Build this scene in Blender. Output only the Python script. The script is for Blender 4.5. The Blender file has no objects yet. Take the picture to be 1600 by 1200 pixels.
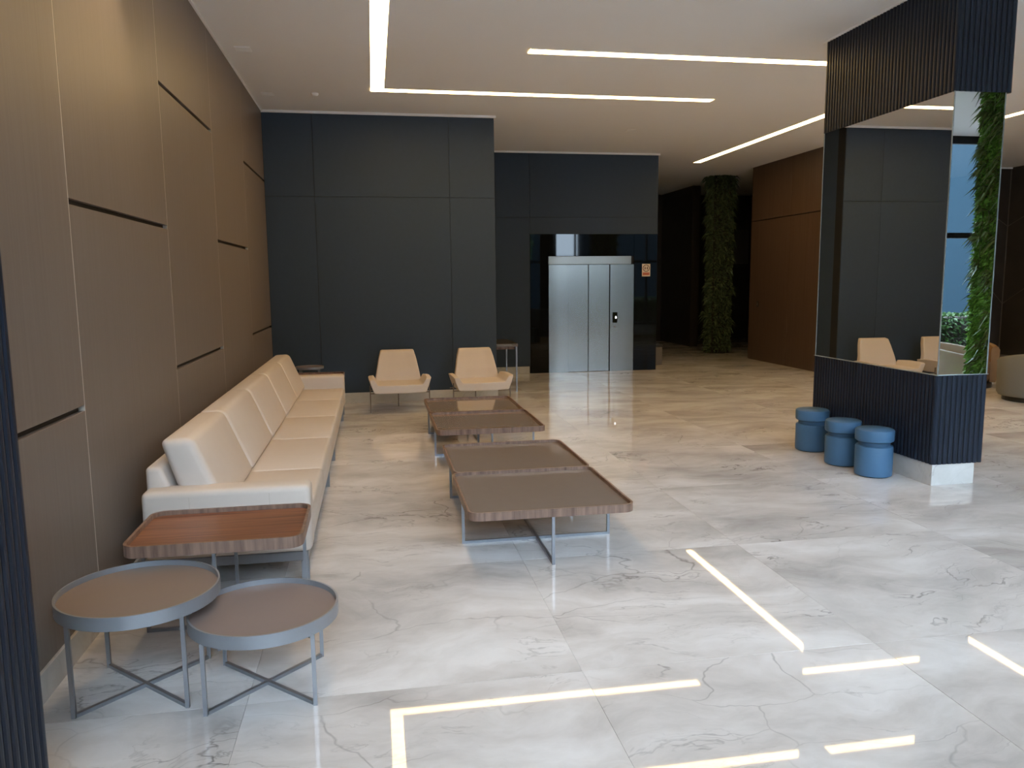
import bpy, bmesh, math, random
from mathutils import Matrix, Vector
import numpy as np

random.seed(7)
scene = bpy.context.scene
C = scene.collection

# ------------------------------------------------------------------ camera
F_PX, YAW, PITCH, ROLL, CAM_H = 1224.743, 0.173249, 0.131059, -0.0097676, 1.7
fw = Vector((math.sin(YAW) * math.cos(PITCH), math.cos(YAW) * math.cos(PITCH), -math.sin(PITCH)))
rt = Vector((math.cos(YAW), -math.sin(YAW), 0))
up = rt.cross(fw)
r2 = rt * math.cos(ROLL) + up * math.sin(ROLL)
u2 = -rt * math.sin(ROLL) + up * math.cos(ROLL)
cam_data = bpy.data.cameras.new('camera')
cam_data.sensor_width = 36.0
cam_data.lens = F_PX / 1600 * 36.0
cam_data.clip_start = 0.02
cam = bpy.data.objects.new('camera', cam_data)
cam.matrix_world = Matrix(((r2.x, u2.x, -fw.x, 0), (r2.y, u2.y, -fw.y, 0), (r2.z, u2.z, -fw.z, CAM_H), (0, 0, 0, 1)))
C.objects.link(cam)
scene.camera = cam

# ------------------------------------------------------------------ light
SKY = 14.0        # overcast daylight through the glass front
LED = 12.5        # warm ceiling strips
scene.view_settings.view_transform = 'Standard'
scene.view_settings.look = 'None'
scene.view_settings.exposure = 0.5
scene.view_settings.gamma = 1.0
scene.view_settings.use_curve_mapping = False
world = bpy.data.worlds.new('overcast_sky')
scene.world = world
world.use_nodes = True
bg = world.node_tree.nodes['Background']
bg.inputs[0].default_value = (0.80, 0.885, 1.0, 1)
bg.inputs[1].default_value = SKY

# ------------------------------------------------------------------ dimensions (metres)
HC = 3.98                 # ceiling height
XL, XR = -1.39, 13.45     # left / right walls
YF = -0.70                # glass front behind the camera
YB = 11.20                # blue back wall
YE = 14.10                # lift wall
YEND = 20.8

# ------------------------------------------------------------------ materials
MAT = {}


def new_mat(name):
    m = bpy.data.materials.new(name)
    m.use_nodes = True
    nt = m.node_tree
    b = nt.nodes['Principled BSDF']
    MAT[name] = m
    return m, nt, b


def simple(name, col, rough=0.5, metal=0.0, spec=0.5, noise=0.0, nscale=40, bump=0.0):
    m, nt, b = new_mat(name)
    b.inputs['Base Color'].default_value = (*col, 1)
    b.inputs['Roughness'].default_value = rough
    b.inputs['Metallic'].default_value = metal
    b.inputs['Specular IOR Level'].default_value = spec
    tc = nt.nodes.new('ShaderNodeTexCoord')
    n = nt.nodes.new('ShaderNodeTexNoise')
    n.inputs['Scale'].default_value = nscale
    n.inputs['Detail'].default_value = 4
    nt.links.new(tc.outputs['Object'], n.inputs['Vector'])
    if noise > 0:
        mx = nt.nodes.new('ShaderNodeMix')
        mx.data_type = 'RGBA'
        mx.inputs[6].default_value = (*[c * (1 - noise) for c in col], 1)
        mx.inputs[7].default_value = (*[min(1, c * (1 + noise)) for c in col], 1)
        nt.links.new(n.outputs[0], mx.inputs[0])
        nt.links.new(mx.outputs[2], b.inputs['Base Color'])
    if bump > 0:
        bp = nt.nodes.new('ShaderNodeBump')
        bp.inputs['Strength'].default_value = bump
        bp.inputs['Distance'].default_value = 0.002
        nt.links.new(n.outputs[0], bp.inputs['Height'])
        nt.links.new(bp.outputs[0], b.inputs['Normal'])
    return m


def rand_coord(nt, scale=(1, 1, 1), offset=37.0):
    """object coordinates shifted by a per-object random amount"""
    tc = nt.nodes.new('ShaderNodeTexCoord')
    oi = nt.nodes.new('ShaderNodeObjectInfo')
    mul = nt.nodes.new('ShaderNodeMath')
    mul.operation = 'MULTIPLY'
    mul.inputs[1].default_value = offset
    nt.links.new(oi.outputs['Random'], mul.inputs[0])
    add = nt.nodes.new('ShaderNodeVectorMath')
    add.operation = 'ADD'
    nt.links.new(tc.outputs['Object'], add.inputs[0])
    nt.links.new(mul.outputs[0], add.inputs[1])
    mp = nt.nodes.new('ShaderNodeMapping')
    mp.inputs['Scale'].default_value = scale
    nt.links.new(add.outputs[0], mp.inputs['Vector'])
    return mp.outputs[0]


def ramp(nt, src, stops):
    r = nt.nodes.new('ShaderNodeValToRGB')
    e = r.color_ramp.elements
    while len(e) < len(stops):
        e.new(0.5)
    for k, (p, c) in enumerate(stops):
        e[k].position = p
        e[k].color = (*c, 1)
    nt.links.new(src, r.inputs[0])
    return r.outputs[0]


def wood(name, dark, light, scale, rough=0.4, spec=0.4, contrast=(0.3, 0.7)):
    m, nt, b = new_mat(name)
    co = rand_coord(nt, scale)
    n = nt.nodes.new('ShaderNodeTexNoise')
    n.inputs['Scale'].default_value = 1.0
    n.inputs['Detail'].default_value = 5
    n.inputs['Roughness'].default_value = 0.65
    nt.links.new(co, n.inputs['Vector'])
    c = ramp(nt, n.outputs[0], [(contrast[0], dark), (contrast[1], light)])
    nt.links.new(c, b.inputs['Base Color'])
    b.inputs['Roughness'].default_value = rough
    b.inputs['Specular IOR Level'].default_value = spec
    return m


def marble(name, lo, hi, vein, rough=0.05, veinmix=0.8, warm=None):
    m, nt, b = new_mat(name)
    L = nt.links
    co = rand_coord(nt, (1, 1, 1), 61.0)
    # domain warp
    nw = nt.nodes.new('ShaderNodeTexNoise')
    nw.inputs['Scale'].default_value = 0.9
    nw.inputs['Detail'].default_value = 5
    L.new(co, nw.inputs['Vector'])
    ws = nt.nodes.new('ShaderNodeVectorMath')
    ws.operation = 'SCALE'
    ws.inputs['Scale'].default_value = 0.9
    L.new(nw.outputs['Color'], ws.inputs[0])
    wa = nt.nodes.new('ShaderNodeVectorMath')
    wa.operation = 'ADD'
    L.new(co, wa.inputs[0])
    L.new(ws.outputs[0], wa.inputs[1])
    mp = nt.nodes.new('ShaderNodeMapping')
    mp.inputs['Rotation'].default_value = (0, 0, 0.55)
    mp.inputs['Scale'].default_value = (0.7, 1.7, 1.0)
    L.new(wa.outputs[0], mp.inputs['Vector'])
    # clouds
    nc = nt.nodes.new('ShaderNodeTexNoise')
    nc.inputs['Scale'].default_value = 1.3
    nc.inputs['Detail'].default_value = 7
    nc.inputs['Roughness'].default_value = 0.6
    L.new(mp.outputs[0], nc.inputs['Vector'])
    stops = [(0.30, lo), (0.5, warm if warm else tuple((a + c) / 2 for a, c in zip(lo, hi))), (0.68, hi)]
    base = ramp(nt, nc.outputs[0], stops)
    # veins: thin iso-lines of a warped noise, at two scales
    last = base
    for sc, wd, amt in ((0.8, 0.006, veinmix), (2.3, 0.010, veinmix * 0.5)):
        nv = nt.nodes.new('ShaderNodeTexNoise')
        nv.inputs['Scale'].default_value = sc
        nv.inputs['Detail'].default_value = 6
        nv.inputs['Roughness'].default_value = 0.55
        L.new(mp.outputs[0], nv.inputs['Vector'])
        sb = nt.nodes.new('ShaderNodeMath')
        sb.operation = 'SUBTRACT'
        sb.inputs[1].default_value = 0.5
        L.new(nv.outputs[0], sb.inputs[0])
        ab = nt.nodes.new('ShaderNodeMath')
        ab.operation = 'ABSOLUTE'
        L.new(sb.outputs[0], ab.inputs[0])
        mr = nt.nodes.new('ShaderNodeMapRange')
        mr.inputs['From Min'].default_value = 0.0
        mr.inputs['From Max'].default_value = wd
        mr.inputs['To Min'].default_value = amt
        mr.inputs['To Max'].default_value = 0.0
        L.new(ab.outputs[0], mr.inputs['Value'])
        nm = nt.nodes.new('ShaderNodeTexNoise')
        nm.inputs['Scale'].default_value = 1.6
        nm.inputs['Detail'].default_value = 2
        L.new(co, nm.inputs['Vector'])
        mk = nt.nodes.new('ShaderNodeMapRange')
        mk.inputs['From Min'].default_value = 0.48
        mk.inputs['From Max'].default_value = 0.68
        L.new(nm.outputs[0], mk.inputs['Value'])
        ml = nt.nodes.new('ShaderNodeMath')
        ml.operation = 'MULTIPLY'
        L.new(mr.outputs[0], ml.inputs[0])
        L.new(mk.outputs[0], ml.inputs[1])
        mx = nt.nodes.new('ShaderNodeMix')
        mx.data_type = 'RGBA'
        L.new(ml.outputs[0], mx.inputs[0])
        L.new(last, mx.inputs[6])
        mx.inputs[7].default_value = (*vein, 1)
        last = mx.outputs[2]
    # web of hairline cracks
    vo = nt.nodes.new('ShaderNodeTexVoronoi')
    vo.feature = 'DISTANCE_TO_EDGE'
    vo.inputs['Scale'].default_value = 1.5
    L.new(mp.outputs[0], vo.inputs['Vector'])
    vr = nt.nodes.new('ShaderNodeMapRange')
    vr.inputs['From Max'].default_value = 0.009
    vr.inputs['To Min'].default_value = veinmix * 0.7
    vr.inputs['To Max'].default_value = 0.0
    L.new(vo.outputs['Distance'], vr.inputs['Value'])
    nm2 = nt.nodes.new('ShaderNodeTexNoise')
    nm2.inputs['Scale'].default_value = 1.1
    nm2.inputs['Detail'].default_value = 3
    L.new(mp.outputs[0], nm2.inputs['Vector'])
    mk2 = nt.nodes.new('ShaderNodeMapRange')
    mk2.inputs['From Min'].default_value = 0.47
    mk2.inputs['From Max'].default_value = 0.70
    L.new(nm2.outputs[0], mk2.inputs['Value'])
    ml2 = nt.nodes.new('ShaderNodeMath')
    ml2.operation = 'MULTIPLY'
    L.new(vr.outputs[0], ml2.inputs[0])
    L.new(mk2.outputs[0], ml2.inputs[1])
    mx2 = nt.nodes.new('ShaderNodeMix')
    mx2.data_type = 'RGBA'
    L.new(ml2.outputs[0], mx2.inputs[0])
    L.new(last, mx2.inputs[6])
    mx2.inputs[7].default_value = (*vein, 1)
    last = mx2.outputs[2]
    L.new(last, b.inputs['Base Color'])
    b.inputs['Roughness'].default_value = rough
    b.inputs['Specular IOR Level'].default_value = 0.55
    return m


def emitter(name, col, strength):
    m, nt, b = new_mat(name)
    b.inputs['Base Color'].default_value = (0.9, 0.9, 0.9, 1)
    b.inputs['Emission Color'].default_value = (*col, 1)
    b.inputs['Emission Strength'].default_value = strength
    return m


def foliage_mat(name, dark, light):
    m, nt, b = new_mat(name)
    g = nt.nodes.new('ShaderNodeNewGeometry')
    c = ramp(nt, g.outputs['Random Per Island'], [(0.0, dark), (1.0, light)])
    nt.links.new(c, b.inputs['Base Color'])
    b.inputs['Roughness'].default_value = 0.5
    b.inputs['Specular IOR Level'].default_value = 0.3
    return m


def glass_mat(name, tint, refl=0.9):
    m = bpy.data.materials.new(name)
    m.use_nodes = True
    nt = m.node_tree
    for n in list(nt.nodes):
        nt.nodes.remove(n)
    out = nt.nodes.new('ShaderNodeOutputMaterial')
    tr = nt.nodes.new('ShaderNodeBsdfTransparent')
    tr.inputs[0].default_value = (*tint, 1)
    gl = nt.nodes.new('ShaderNodeBsdfGlossy')
    gl.inputs['Roughness'].default_value = 0.0
    gl.inputs[0].default_value = (refl, refl, refl, 1)
    fr = nt.nodes.new('ShaderNodeFresnel')
    fr.inputs[0].default_value = 1.45
    mx = nt.nodes.new('ShaderNodeMixShader')
    nt.links.new(fr.outputs[0], mx.inputs[0])
    nt.links.new(tr.outputs[0], mx.inputs[1])
    nt.links.new(gl.outputs[0], mx.inputs[2])
    nt.links.new(mx.outputs[0], out.inputs[0])
    MAT[name] = m
    return m


marble('floor_marble', (0.45, 0.42, 0.395), (0.80, 0.77, 0.75), (0.13, 0.12, 0.11), rough=0.025, warm=(0.65, 0.61, 0.58))
marble('base_marble', (0.44, 0.42, 0.38), (0.66, 0.64, 0.61), (0.2, 0.19, 0.18), rough=0.12)
simple('grout', (0.60, 0.59, 0.57), 0.6)
wood('taupe_wood', (0.178, 0.145, 0.125), (0.200, 0.166, 0.145), (45, 45, 0.9), rough=0.42, spec=0.35)
wood('brown_wood', (0.085, 0.052, 0.036), (0.115, 0.073, 0.052), (30, 30, 0.7), rough=0.4, spec=0.35)
wood('walnut', (0.10, 0.035, 0.018), (0.30, 0.125, 0.062), (1.6, 42, 42), rough=0.35, spec=0.4)
wood('walnut_edge', (0.12, 0.072, 0.052), (0.30, 0.19, 0.14), (30, 30, 2.0), rough=0.4, spec=0.4)
simple('reveal_dark', (0.035, 0.026, 0.02), 0.7)
simple('joint_highlight', (0.55, 0.50, 0.44), 0.45)
simple('slate_laminate', (0.046, 0.065, 0.094), 0.5, spec=0.15, noise=0.06, nscale=18)
simple('slate_gap', (0.012, 0.012, 0.013), 0.8)
simple('black_stone', (0.006, 0.007, 0.008), 0.03, spec=0.3, noise=0.2, nscale=6)
simple('dark_stone', (0.050, 0.042, 0.036), 0.3, spec=0.5, noise=0.3, nscale=3)
simple('brass_inlay', (0.16, 0.14, 0.12), 0.4, 0.3)
simple('ceiling_paint', (0.87, 0.86, 0.85), 0.9, spec=0.2, noise=0.01, nscale=3)
simple('white_trim', (0.93, 0.92, 0.91), 0.6)
simple('flute_dark', (0.010, 0.016, 0.029), 0.42, spec=0.3, noise=0.08, nscale=25)
simple('flute_core', (0.010, 0.011, 0.013), 0.7)
simple('mirror', (0.86, 0.88, 0.88), 0.0, 1.0)
simple('mirror_edge', (0.30, 0.33, 0.32), 0.3, 0.3)
simple('steel', (0.38, 0.38, 0.365), 0.24, 1.0, noise=0.04, nscale=2)
simple('steel_header', (0.40, 0.39, 0.36), 0.28, 1.0, noise=0.04, nscale=2)
simple('steel_dark', (0.05, 0.05, 0.05), 0.4, 0.6)
simple('black_glass', (0.008, 0.008, 0.009), 0.06)
emitter('button_light', (1, 1, 1), 3.0)
simple('leather', (0.60, 0.52, 0.455), 0.48, spec=0.35, noise=0.03, nscale=9, bump=0.08)
simple('leather_seam', (0.50, 0.42, 0.35), 0.6)
simple('seat_fabric', (0.62, 0.53, 0.45), 0.6, spec=0.25, noise=0.03, nscale=60)
simple('tub_fabric', (0.185, 0.18, 0.155), 0.75, spec=0.2, noise=0.05, nscale=80)
simple('tan_fabric', (0.24, 0.15, 0.08), 0.7, spec=0.2, noise=0.05, nscale=80)
simple('satin_metal', (0.30, 0.31, 0.33), 0.38, 0.75, noise=0.04, nscale=8)
simple('rim_metal', (0.29, 0.30, 0.32), 0.42, 0.45, noise=0.03, nscale=8)
simple('tray_brown', (0.235, 0.165, 0.125), 0.35, spec=0.4, noise=0.03, nscale=12)
simple('tray_mauve', (0.235, 0.175, 0.155), 0.35, spec=0.4, noise=0.03, nscale=12)
simple('tray_taupe', (0.235, 0.185, 0.150), 0.07, spec=0.45, noise=0.03, nscale=12)
simple('bronze_metal', (0.18, 0.14, 0.11), 0.35, 0.8)
simple('stool_blue', (0.058, 0.138, 0.245), 0.5, spec=0.35, noise=0.04, nscale=30)
simple('stool_neck', (0.036, 0.085, 0.15), 0.55, spec=0.3)
simple('sign_cream', (0.70, 0.60, 0.50), 0.5)
simple('sign_red', (0.46, 0.12, 0.06), 0.5)
simple('sign_dark', (0.10, 0.04, 0.02), 0.5)
simple('grey_plastic', (0.16, 0.15, 0.15), 0.5)
simple('pane_grey', (0.16, 0.15, 0.14), 0.35, noise=0.05)
simple('plastic_white', (0.93, 0.93, 0.92), 0.4)
simple('facade_frame', (0.02, 0.023, 0.027), 0.5, spec=0.1)
glass_mat('facade_glass', (0.80, 0.92, 1.0))
simple('pavement', (0.14, 0.14, 0.135), 0.85, noise=0.1, nscale=4)
simple('building_render', (0.012, 0.022, 0.030), 0.8, spec=0.0, noise=0.05, nscale=3)
simple('building_glass', (0.006, 0.012, 0.018), 0.3, spec=0.05)
simple('bark', (0.09, 0.065, 0.045), 0.9, noise=0.2)
simple('soil', (0.03, 0.025, 0.018), 0.95, noise=0.2)
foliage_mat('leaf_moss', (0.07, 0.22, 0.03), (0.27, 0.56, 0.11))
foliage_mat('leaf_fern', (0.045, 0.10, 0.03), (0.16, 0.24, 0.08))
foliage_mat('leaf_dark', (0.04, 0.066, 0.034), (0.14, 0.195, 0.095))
foliage_mat('leaf_tree', (0.02, 0.05, 0.015), (0.06, 0.13, 0.03))

# ------------------------------------------------------------------ mesh helpers


def add_box(bm, x0, x1, y0, y1, z0, z1, bev=0.0, seg=2):
    t = bmesh.new()
    bmesh.ops.create_cube(t, size=1.0)
    for v in t.verts:
        v.co = Vector(((x0 + x1) / 2 + v.co.x * (x1 - x0), (y0 + y1) / 2 + v.co.y * (y1 - y0), (z0 + z1) / 2 + v.co.z * (z1 - z0)))
    if bev > 0:
        bmesh.ops.bevel(t, geom=t.edges[:], offset=bev, segments=seg, profile=0.5, affect='EDGES')
    merge(bm, t)
    return bm


def merge(bm, t):
    me = bpy.data.meshes.new('tmp')
    t.to_mesh(me)
    t.free()
    bm.from_mesh(me)
    bpy.data.meshes.remove(me)


def box(x0, x1, y0, y1, z0, z1, bev=0.0, seg=2):
    return add_box(bmesh.new(), x0, x1, y0, y1, z0, z1, bev, seg)


def add_bar(bm, a, b, w, h=None):
    """square bar from a to b"""
    a = Vector(a)
    b = Vector(b)
    h = h or w
    d = (b - a).normalized()
    ref = Vector((0, 0, 1)) if abs(d.z) < 0.9 else Vector((1, 0, 0))
    s = d.cross(ref).normalized()
    t = s.cross(d).normalized()
    vs = []
    for p in (a, b):
        for i, j in ((-1, -1), (1, -1), (1, 1), (-1, 1)):
            vs.append(bm.verts.new(p + s * (i * w / 2) + t * (j * h / 2)))
    for f in ((0, 1, 2, 3), (7, 6, 5, 4), (0, 4, 5, 1), (1, 5, 6, 2), (2, 6, 7, 3), (3, 7, 4, 0)):
        bm.faces.new([vs[k] for k in f])
    return bm


def prism_y(bm, prof, y0, y1, bev=0.0, seg=3):
    """profile in XZ extruded along Y"""
    t = bmesh.new()
    a = [t.verts.new((x, y0, z)) for x, z in prof]
    b = [t.verts.new((x, y1, z)) for x, z in prof]
    n = len(prof)
    t.faces.new(a)
    t.faces.new(b[::-1])
    for i in range(n):
        t.faces.new((a[i], b[i], b[(i + 1) % n], a[(i + 1) % n]))
    bmesh.ops.recalc_face_normals(t, faces=t.faces[:])
    if bev > 0:
        bmesh.ops.bevel(t, geom=t.edges[:], offset=bev, segments=seg, profile=0.5, affect='EDGES')
    merge(bm, t)
    return bm


def rrect(w, d, r, n=6):
    pts = []
    for cx, cy, a0 in ((w - r, d - r, 0), (-w + r, d - r, 90), (-w + r, -d + r, 180), (w - r, -d + r, 270)):
        for k in range(n + 1):
            a = math.radians(a0 + 90 * k / n)
            pts.append((cx + r * math.cos(a), cy + r * math.sin(a)))
    return pts


def circ(r, n=64):
    return [(r * math.cos(2 * math.pi * k / n), r * math.sin(2 * math.pi * k / n)) for k in range(n)]


def add_plate(bm, pts, z0, z1):
    a = [bm.verts.new((x, y, z0)) for x, y in pts]
    b = [bm.verts.new((x, y, z1)) for x, y in pts]
    n = len(pts)
    bm.faces.new(a[::-1])
    bm.faces.new(b)
    for i in range(n):
        bm.faces.new((a[i], a[(i + 1) % n], b[(i + 1) % n], b[i]))
    return bm


def add_ring(bm, outer, inner, z0, z1):
    n = len(outer)
    o0 = [bm.verts.new((x, y, z0)) for x, y in outer]
    o1 = [bm.verts.new((x, y, z1)) for x, y in outer]
    i0 = [bm.verts.new((x, y, z0)) for x, y in inner]
    i1 = [bm.verts.new((x, y, z1)) for x, y in inner]
    for k in range(n):
        j = (k + 1) % n
        bm.faces.new((o0[k], o0[j], o1[j], o1[k]))
        bm.faces.new((i0[j], i0[k], i1[k], i1[j]))
        bm.faces.new((o1[k], o1[j], i1[j], i1[k]))
        bm.faces.new((o0[j], o0[k], i0[k], i0[j]))
    return bm


def add_lathe(bm, prof, n=48):
    rings = []
    for r, z in prof:
        if r < 1e-5:
            rings.append([bm.verts.new((0, 0, z))])
        else:
            rings.append([bm.verts.new((r * math.cos(2 * math.pi * k / n), r * math.sin(2 * math.pi * k / n), z)) for k in range(n)])
    for a, b in zip(rings, rings[1:]):
        for k in range(n):
            j = (k + 1) % n
            if len(a) == 1:
                bm.faces.new((a[0], b[j], b[k]))
            elif len(b) == 1:
                bm.faces.new((a[k], a[j], b[0]))
            else:
                bm.faces.new((a[k], a[j], b[j], b[k]))
    bmesh.ops.recalc_face_normals(bm, faces=bm.faces[:])
    return bm


def obj(name, bm, mat, parent=None, smooth=False, loc=None, sub=0, kind=None, label=None):
    if isinstance(bm, bmesh.types.BMesh):
        me = bpy.data.meshes.new(name)
        bm.normal_update()
        bm.to_mesh(me)
        bm.free()
        me.materials.append(MAT[mat])
        if smooth:
            me.polygons.foreach_set('use_smooth', [True] * len(me.polygons))
            if smooth != 'full':
                try:
                    me.set_sharp_from_angle(angle=math.radians(40))
                except Exception:
                    pass
    else:
        me = bm
    o = bpy.data.objects.new(name, me)
    C.objects.link(o)
    if parent:
        o.parent = parent
    if loc:
        o.location = loc
    if sub:
        md = o.modifiers.new('subsurf', 'SUBSURF')
        md.levels = sub
        md.render_levels = sub
    if kind:
        o['kind'] = kind
    if label:
        o['label'] = label
    return o


def mesh_of(bm, mat, smooth=False):
    me = bpy.data.meshes.new('shared')
    bm.normal_update()
    bm.to_mesh(me)
    bm.free()
    me.materials.append(MAT[mat])
    if smooth:
        me.polygons.foreach_set('use_smooth', [True] * len(me.polygons))
    return me


def thing(name, label, cat, loc=(0, 0, 0), rotz=0.0, group=None):
    o = bpy.data.objects.new(name, None)
    o.empty_display_size = 0.1
    C.objects.link(o)
    o.location = loc
    o.rotation_euler = (0, 0, rotz)
    o['label'] = label
    o['category'] = cat
    if group:
        o['group'] = group
    return o


def struct(name, bm, mat, label, cat):
    o = obj(name, bm, mat)
    o['kind'] = 'structure'
    o['label'] = label
    o['category'] = cat
    return o


def copy_tree(o, parent=None):
    c = o.copy()
    C.objects.link(c)
    c.parent = parent
    for ch in list(o.children):
        copy_tree(ch, c)
    return c


# ================================================================== SETTING
# ---- floor: slab plus marble slabs
floor = struct('floor', box(XL - 0.2, XR + 0.2, YF, YEND + 0.2, -0.20, -0.003), 'grout', 'polished white and grey veined marble floor of the lobby', 'floor')
TILE, X0, Y0, GAP = 1.41, 0.85, 3.14, 0.002


def cuts(lo, hi, o, s):
    k = math.ceil((lo - o) / s + 1e-6)
    out = [lo]
    while o + k * s < hi - 0.02:
        if o + k * s > lo + 0.02:
            out.append(o + k * s)
        k += 1
    return out + [hi]


xs = cuts(XL, XR, X0, TILE)
ys = cuts(YF, YEND, Y0, TILE)
rt_ = random.Random(3)
shared = {}
for ix in range(len(xs) - 1):
    for iy in range(len(ys) - 1):
        w, d = xs[ix + 1] - xs[ix], ys[iy + 1] - ys[iy]
        key = (round(w, 3), round(d, 3))
        if key not in shared:
            shared[key] = mesh_of(box(-w / 2 + GAP / 2, w / 2 - GAP / 2, -d / 2 + GAP / 2, d / 2 - GAP / 2, -0.003, 0.0), 'floor_marble')
        o = obj('marble_tile', shared[key], None, floor, loc=((xs[ix] + xs[ix + 1]) / 2, (ys[iy] + ys[iy + 1]) / 2, 0))
        o.rotation_euler = (rt_.uniform(-1, 1) * 0.0004, rt_.uniform(-1, 1) * 0.0004, 0)

# ---- ceiling
struct('ceiling', box(XL - 0.2, XR + 0.2, YF, YEND + 0.2, HC, HC + 0.25), 'ceiling_paint', 'flat white painted lobby ceiling', 'ceiling')

# ---- left wall: taupe wood panels with dark reveals
wl = struct('wall_left', box(XL - 0.22, XL - 0.03, YF, YB + 0.2, 0, HC), 'reveal_dark', 'taupe wood panelled wall behind the long sofa with staggered dark reveals', 'wall')
cols = [YF, 0.41, 2.23, 4.05, 5.87, 7.67, 9.47, YB]
REV = 0.028
for k in range(len(cols) - 1):
    zcuts = [0.13, 1.11, 3.06, HC] if k % 2 == 0 else [0.13, 2.09, HC]
    for j in range(len(zcuts) - 1):
        z0 = zcuts[j] + (REV / 2 if j else 0)
        z1 = zcuts[j + 1] - (REV / 2 if j < len(zcuts) - 2 else 0)
        yc, zc = (cols[k] + cols[k + 1]) / 2, (z0 + z1) / 2
        hy, hz = (cols[k + 1] - cols[k]) / 2 - 0.004, (z1 - z0) / 2
        obj('wood_panel', box(-0.03, 0, -hy, hy, -hz, hz, 0.0015, 1), 'taupe_wood', wl, loc=(XL, yc, zc))
    if k:
        obj('highlight_strip', box(XL - 0.03, XL - 0.0005, cols[k] - 0.0035, cols[k] + 0.0035, 0.13, HC), 'joint_highlight', wl)  # pale strip puts the edge highlight into the joint's colour
struct('baseboard_left', box(XL - 0.03, XL + 0.012, YF, YB, 0, 0.13, 0.002, 1), 'base_marble', 'low marble skirting along the taupe wood wall', 'baseboard')
struct('trim_1', box(XL - 0.01, XL + 0.02, YF, YB, HC - 0.018, HC), 'white_trim', 'thin white ceiling edge above the taupe wood wall', 'trim')


# ---- slate laminate walls made of panels (facing -Y)
def panel_wall(name, x0, x1, y, xcuts, zcuts, mat, gapmat, label, thick=0.2, base=0.13, holes=()):
    w = struct(name, box(x0 - (0.15 if x0 == XL else 0), x1, y + 0.02, y + thick, 0, HC), gapmat, label, 'wall')
    xc = [x0] + xcuts + [x1]
    zc = [base] + zcuts + [HC]
    for i in range(len(xc) - 1):
        for j in range(len(zc) - 1):
            if (i, j) in holes:
                continue
            g = 0.004
            hx, hz = (xc[i + 1] - xc[i]) / 2 - g / 2, (zc[j + 1] - zc[j]) / 2 - g / 2
            obj('slate_panel', box(-hx, hx, 0, 0.02, -hz, hz, 0.001, 1), mat, w, loc=((xc[i] + xc[i + 1]) / 2, y, (zc[j] + zc[j + 1]) / 2))
    return w


panel_wall('wall_back', XL, 1.74, YB, [-0.74, 1.10], [2.86], 'slate_laminate', 'slate_gap', 'dark slate blue panelled wall behind the two cream armchairs')
struct('baseboard_back', box(XL, 1.752, YB - 0.012, YB + 0.02, 0, 0.15, 0.002, 1), 'base_marble', 'marble skirting under the slate blue wall behind the armchairs', 'baseboard')
struct('trim_2', box(XL, 1.765, YB - 0.025, YB + 0.02, HC - 0.03, HC), 'white_trim', 'white ceiling edge above the slate blue wall', 'trim')
# return wall and recess
struct('wall_return', box(1.54, 1.74, YB + 0.2, YE + 0.2, 0, HC), 'slate_laminate', 'slate return wall between the armchair wall and the lift wall', 'wall')
we = panel_wall('wall_lift', 1.74, 5.24, YE, [2.82], [2.53, 2.83], 'slate_laminate', 'slate_gap', 'dark slate panelled wall around the lift', holes=((1, 0), (0, 0), (0, 1)))
obj('slate_panel', box(-0.538, 0.538, 0, 0.02, -1.348, 1.348, 0.001, 1), 'slate_laminate', we, loc=(2.28, YE, 0.13 + 1.35))
struct('baseboard_lift', box(1.74, 2.80, YE - 0.012, YE + 0.02, 0, 0.13, 0.002, 1), 'base_marble', 'short marble skirting in the recess beside the lift', 'baseboard')
struct('trim_3', box(1.74, 5.265, YE - 0.025, YE + 0.02, HC - 0.03, HC), 'white_trim', 'white ceiling edge above the lift wall', 'trim')
struct('wall_lift_side', box(5.04, 5.24, YE + 0.2, YEND, 0, HC), 'slate_laminate', 'dark side wall of the lift core along the corridor', 'wall')
# glossy black stone around the lift
for x0, x1, z0, z1 in ((2.824, 3.158, 0.0, 2.53), (4.785, 5.235, 0.0, 2.53), (3.161, 4.782, 2.135, 2.53)):
    obj('stone_slab', box(x0, x1, YE - 0.012, YE + 0.02, z0, z1, 0.0015, 1), 'black_stone', we, label='polished black stone slab')

# ---- far corridor
wf = struct('wall_far', box(5.24, 10.6, YEND, YEND + 0.2, 0, HC), 'dark_stone', 'dark end wall of the far corridor', 'wall')
struct('wall_far_left', box(7.85, 8.05, 18.7, YEND, 0, HC), 'dark_stone', 'dark brown wall fin at the end of the corridor', 'wall')
obj('pane', box(9.95, 10.5, YEND - 0.02, YEND, 2.1, 3.05, 0.003, 1), 'pane_grey', wf)
ww = struct('wall_wood', box(7.89, 8.4, 12.5, 15.62, 0, HC), 'reveal_dark', 'brown wood panelled wall of the far corridor beside the green column', 'wall')
for y0, y1 in ((12.5, 14.04), (14.04, 15.62)):
    for z0, z1 in ((0.0, 2.865), (2.885, HC)):
        obj('wood_panel', box(-0.02, 0, -(y1 - y0) / 2 + 0.002, (y1 - y0) / 2 - 0.002, -(z1 - z0) / 2, (z1 - z0) / 2, 0.001, 1), 'brown_wood', ww, loc=(7.89, (y0 + y1) / 2, (z0 + z1) / 2))
struct('wall_corridor', box(10.4, 10.6, 15.2, YEND, 0, HC), 'dark_stone', 'dark side wall beyond the green column', 'wall')
wr = struct('wall_right_back', box(8.4, XR, 15.0, 15.2, 0, HC), 'dark_stone', 'black stone wall with thin metal inlay lines behind the tub chairs', 'wall')
wr2 = struct('wall_right', box(XR, XR + 0.2, YF, 15.2, 0, HC), 'dark_stone', 'black stone side wall of the lounge with thin metal inlay lines', 'wall')
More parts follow.
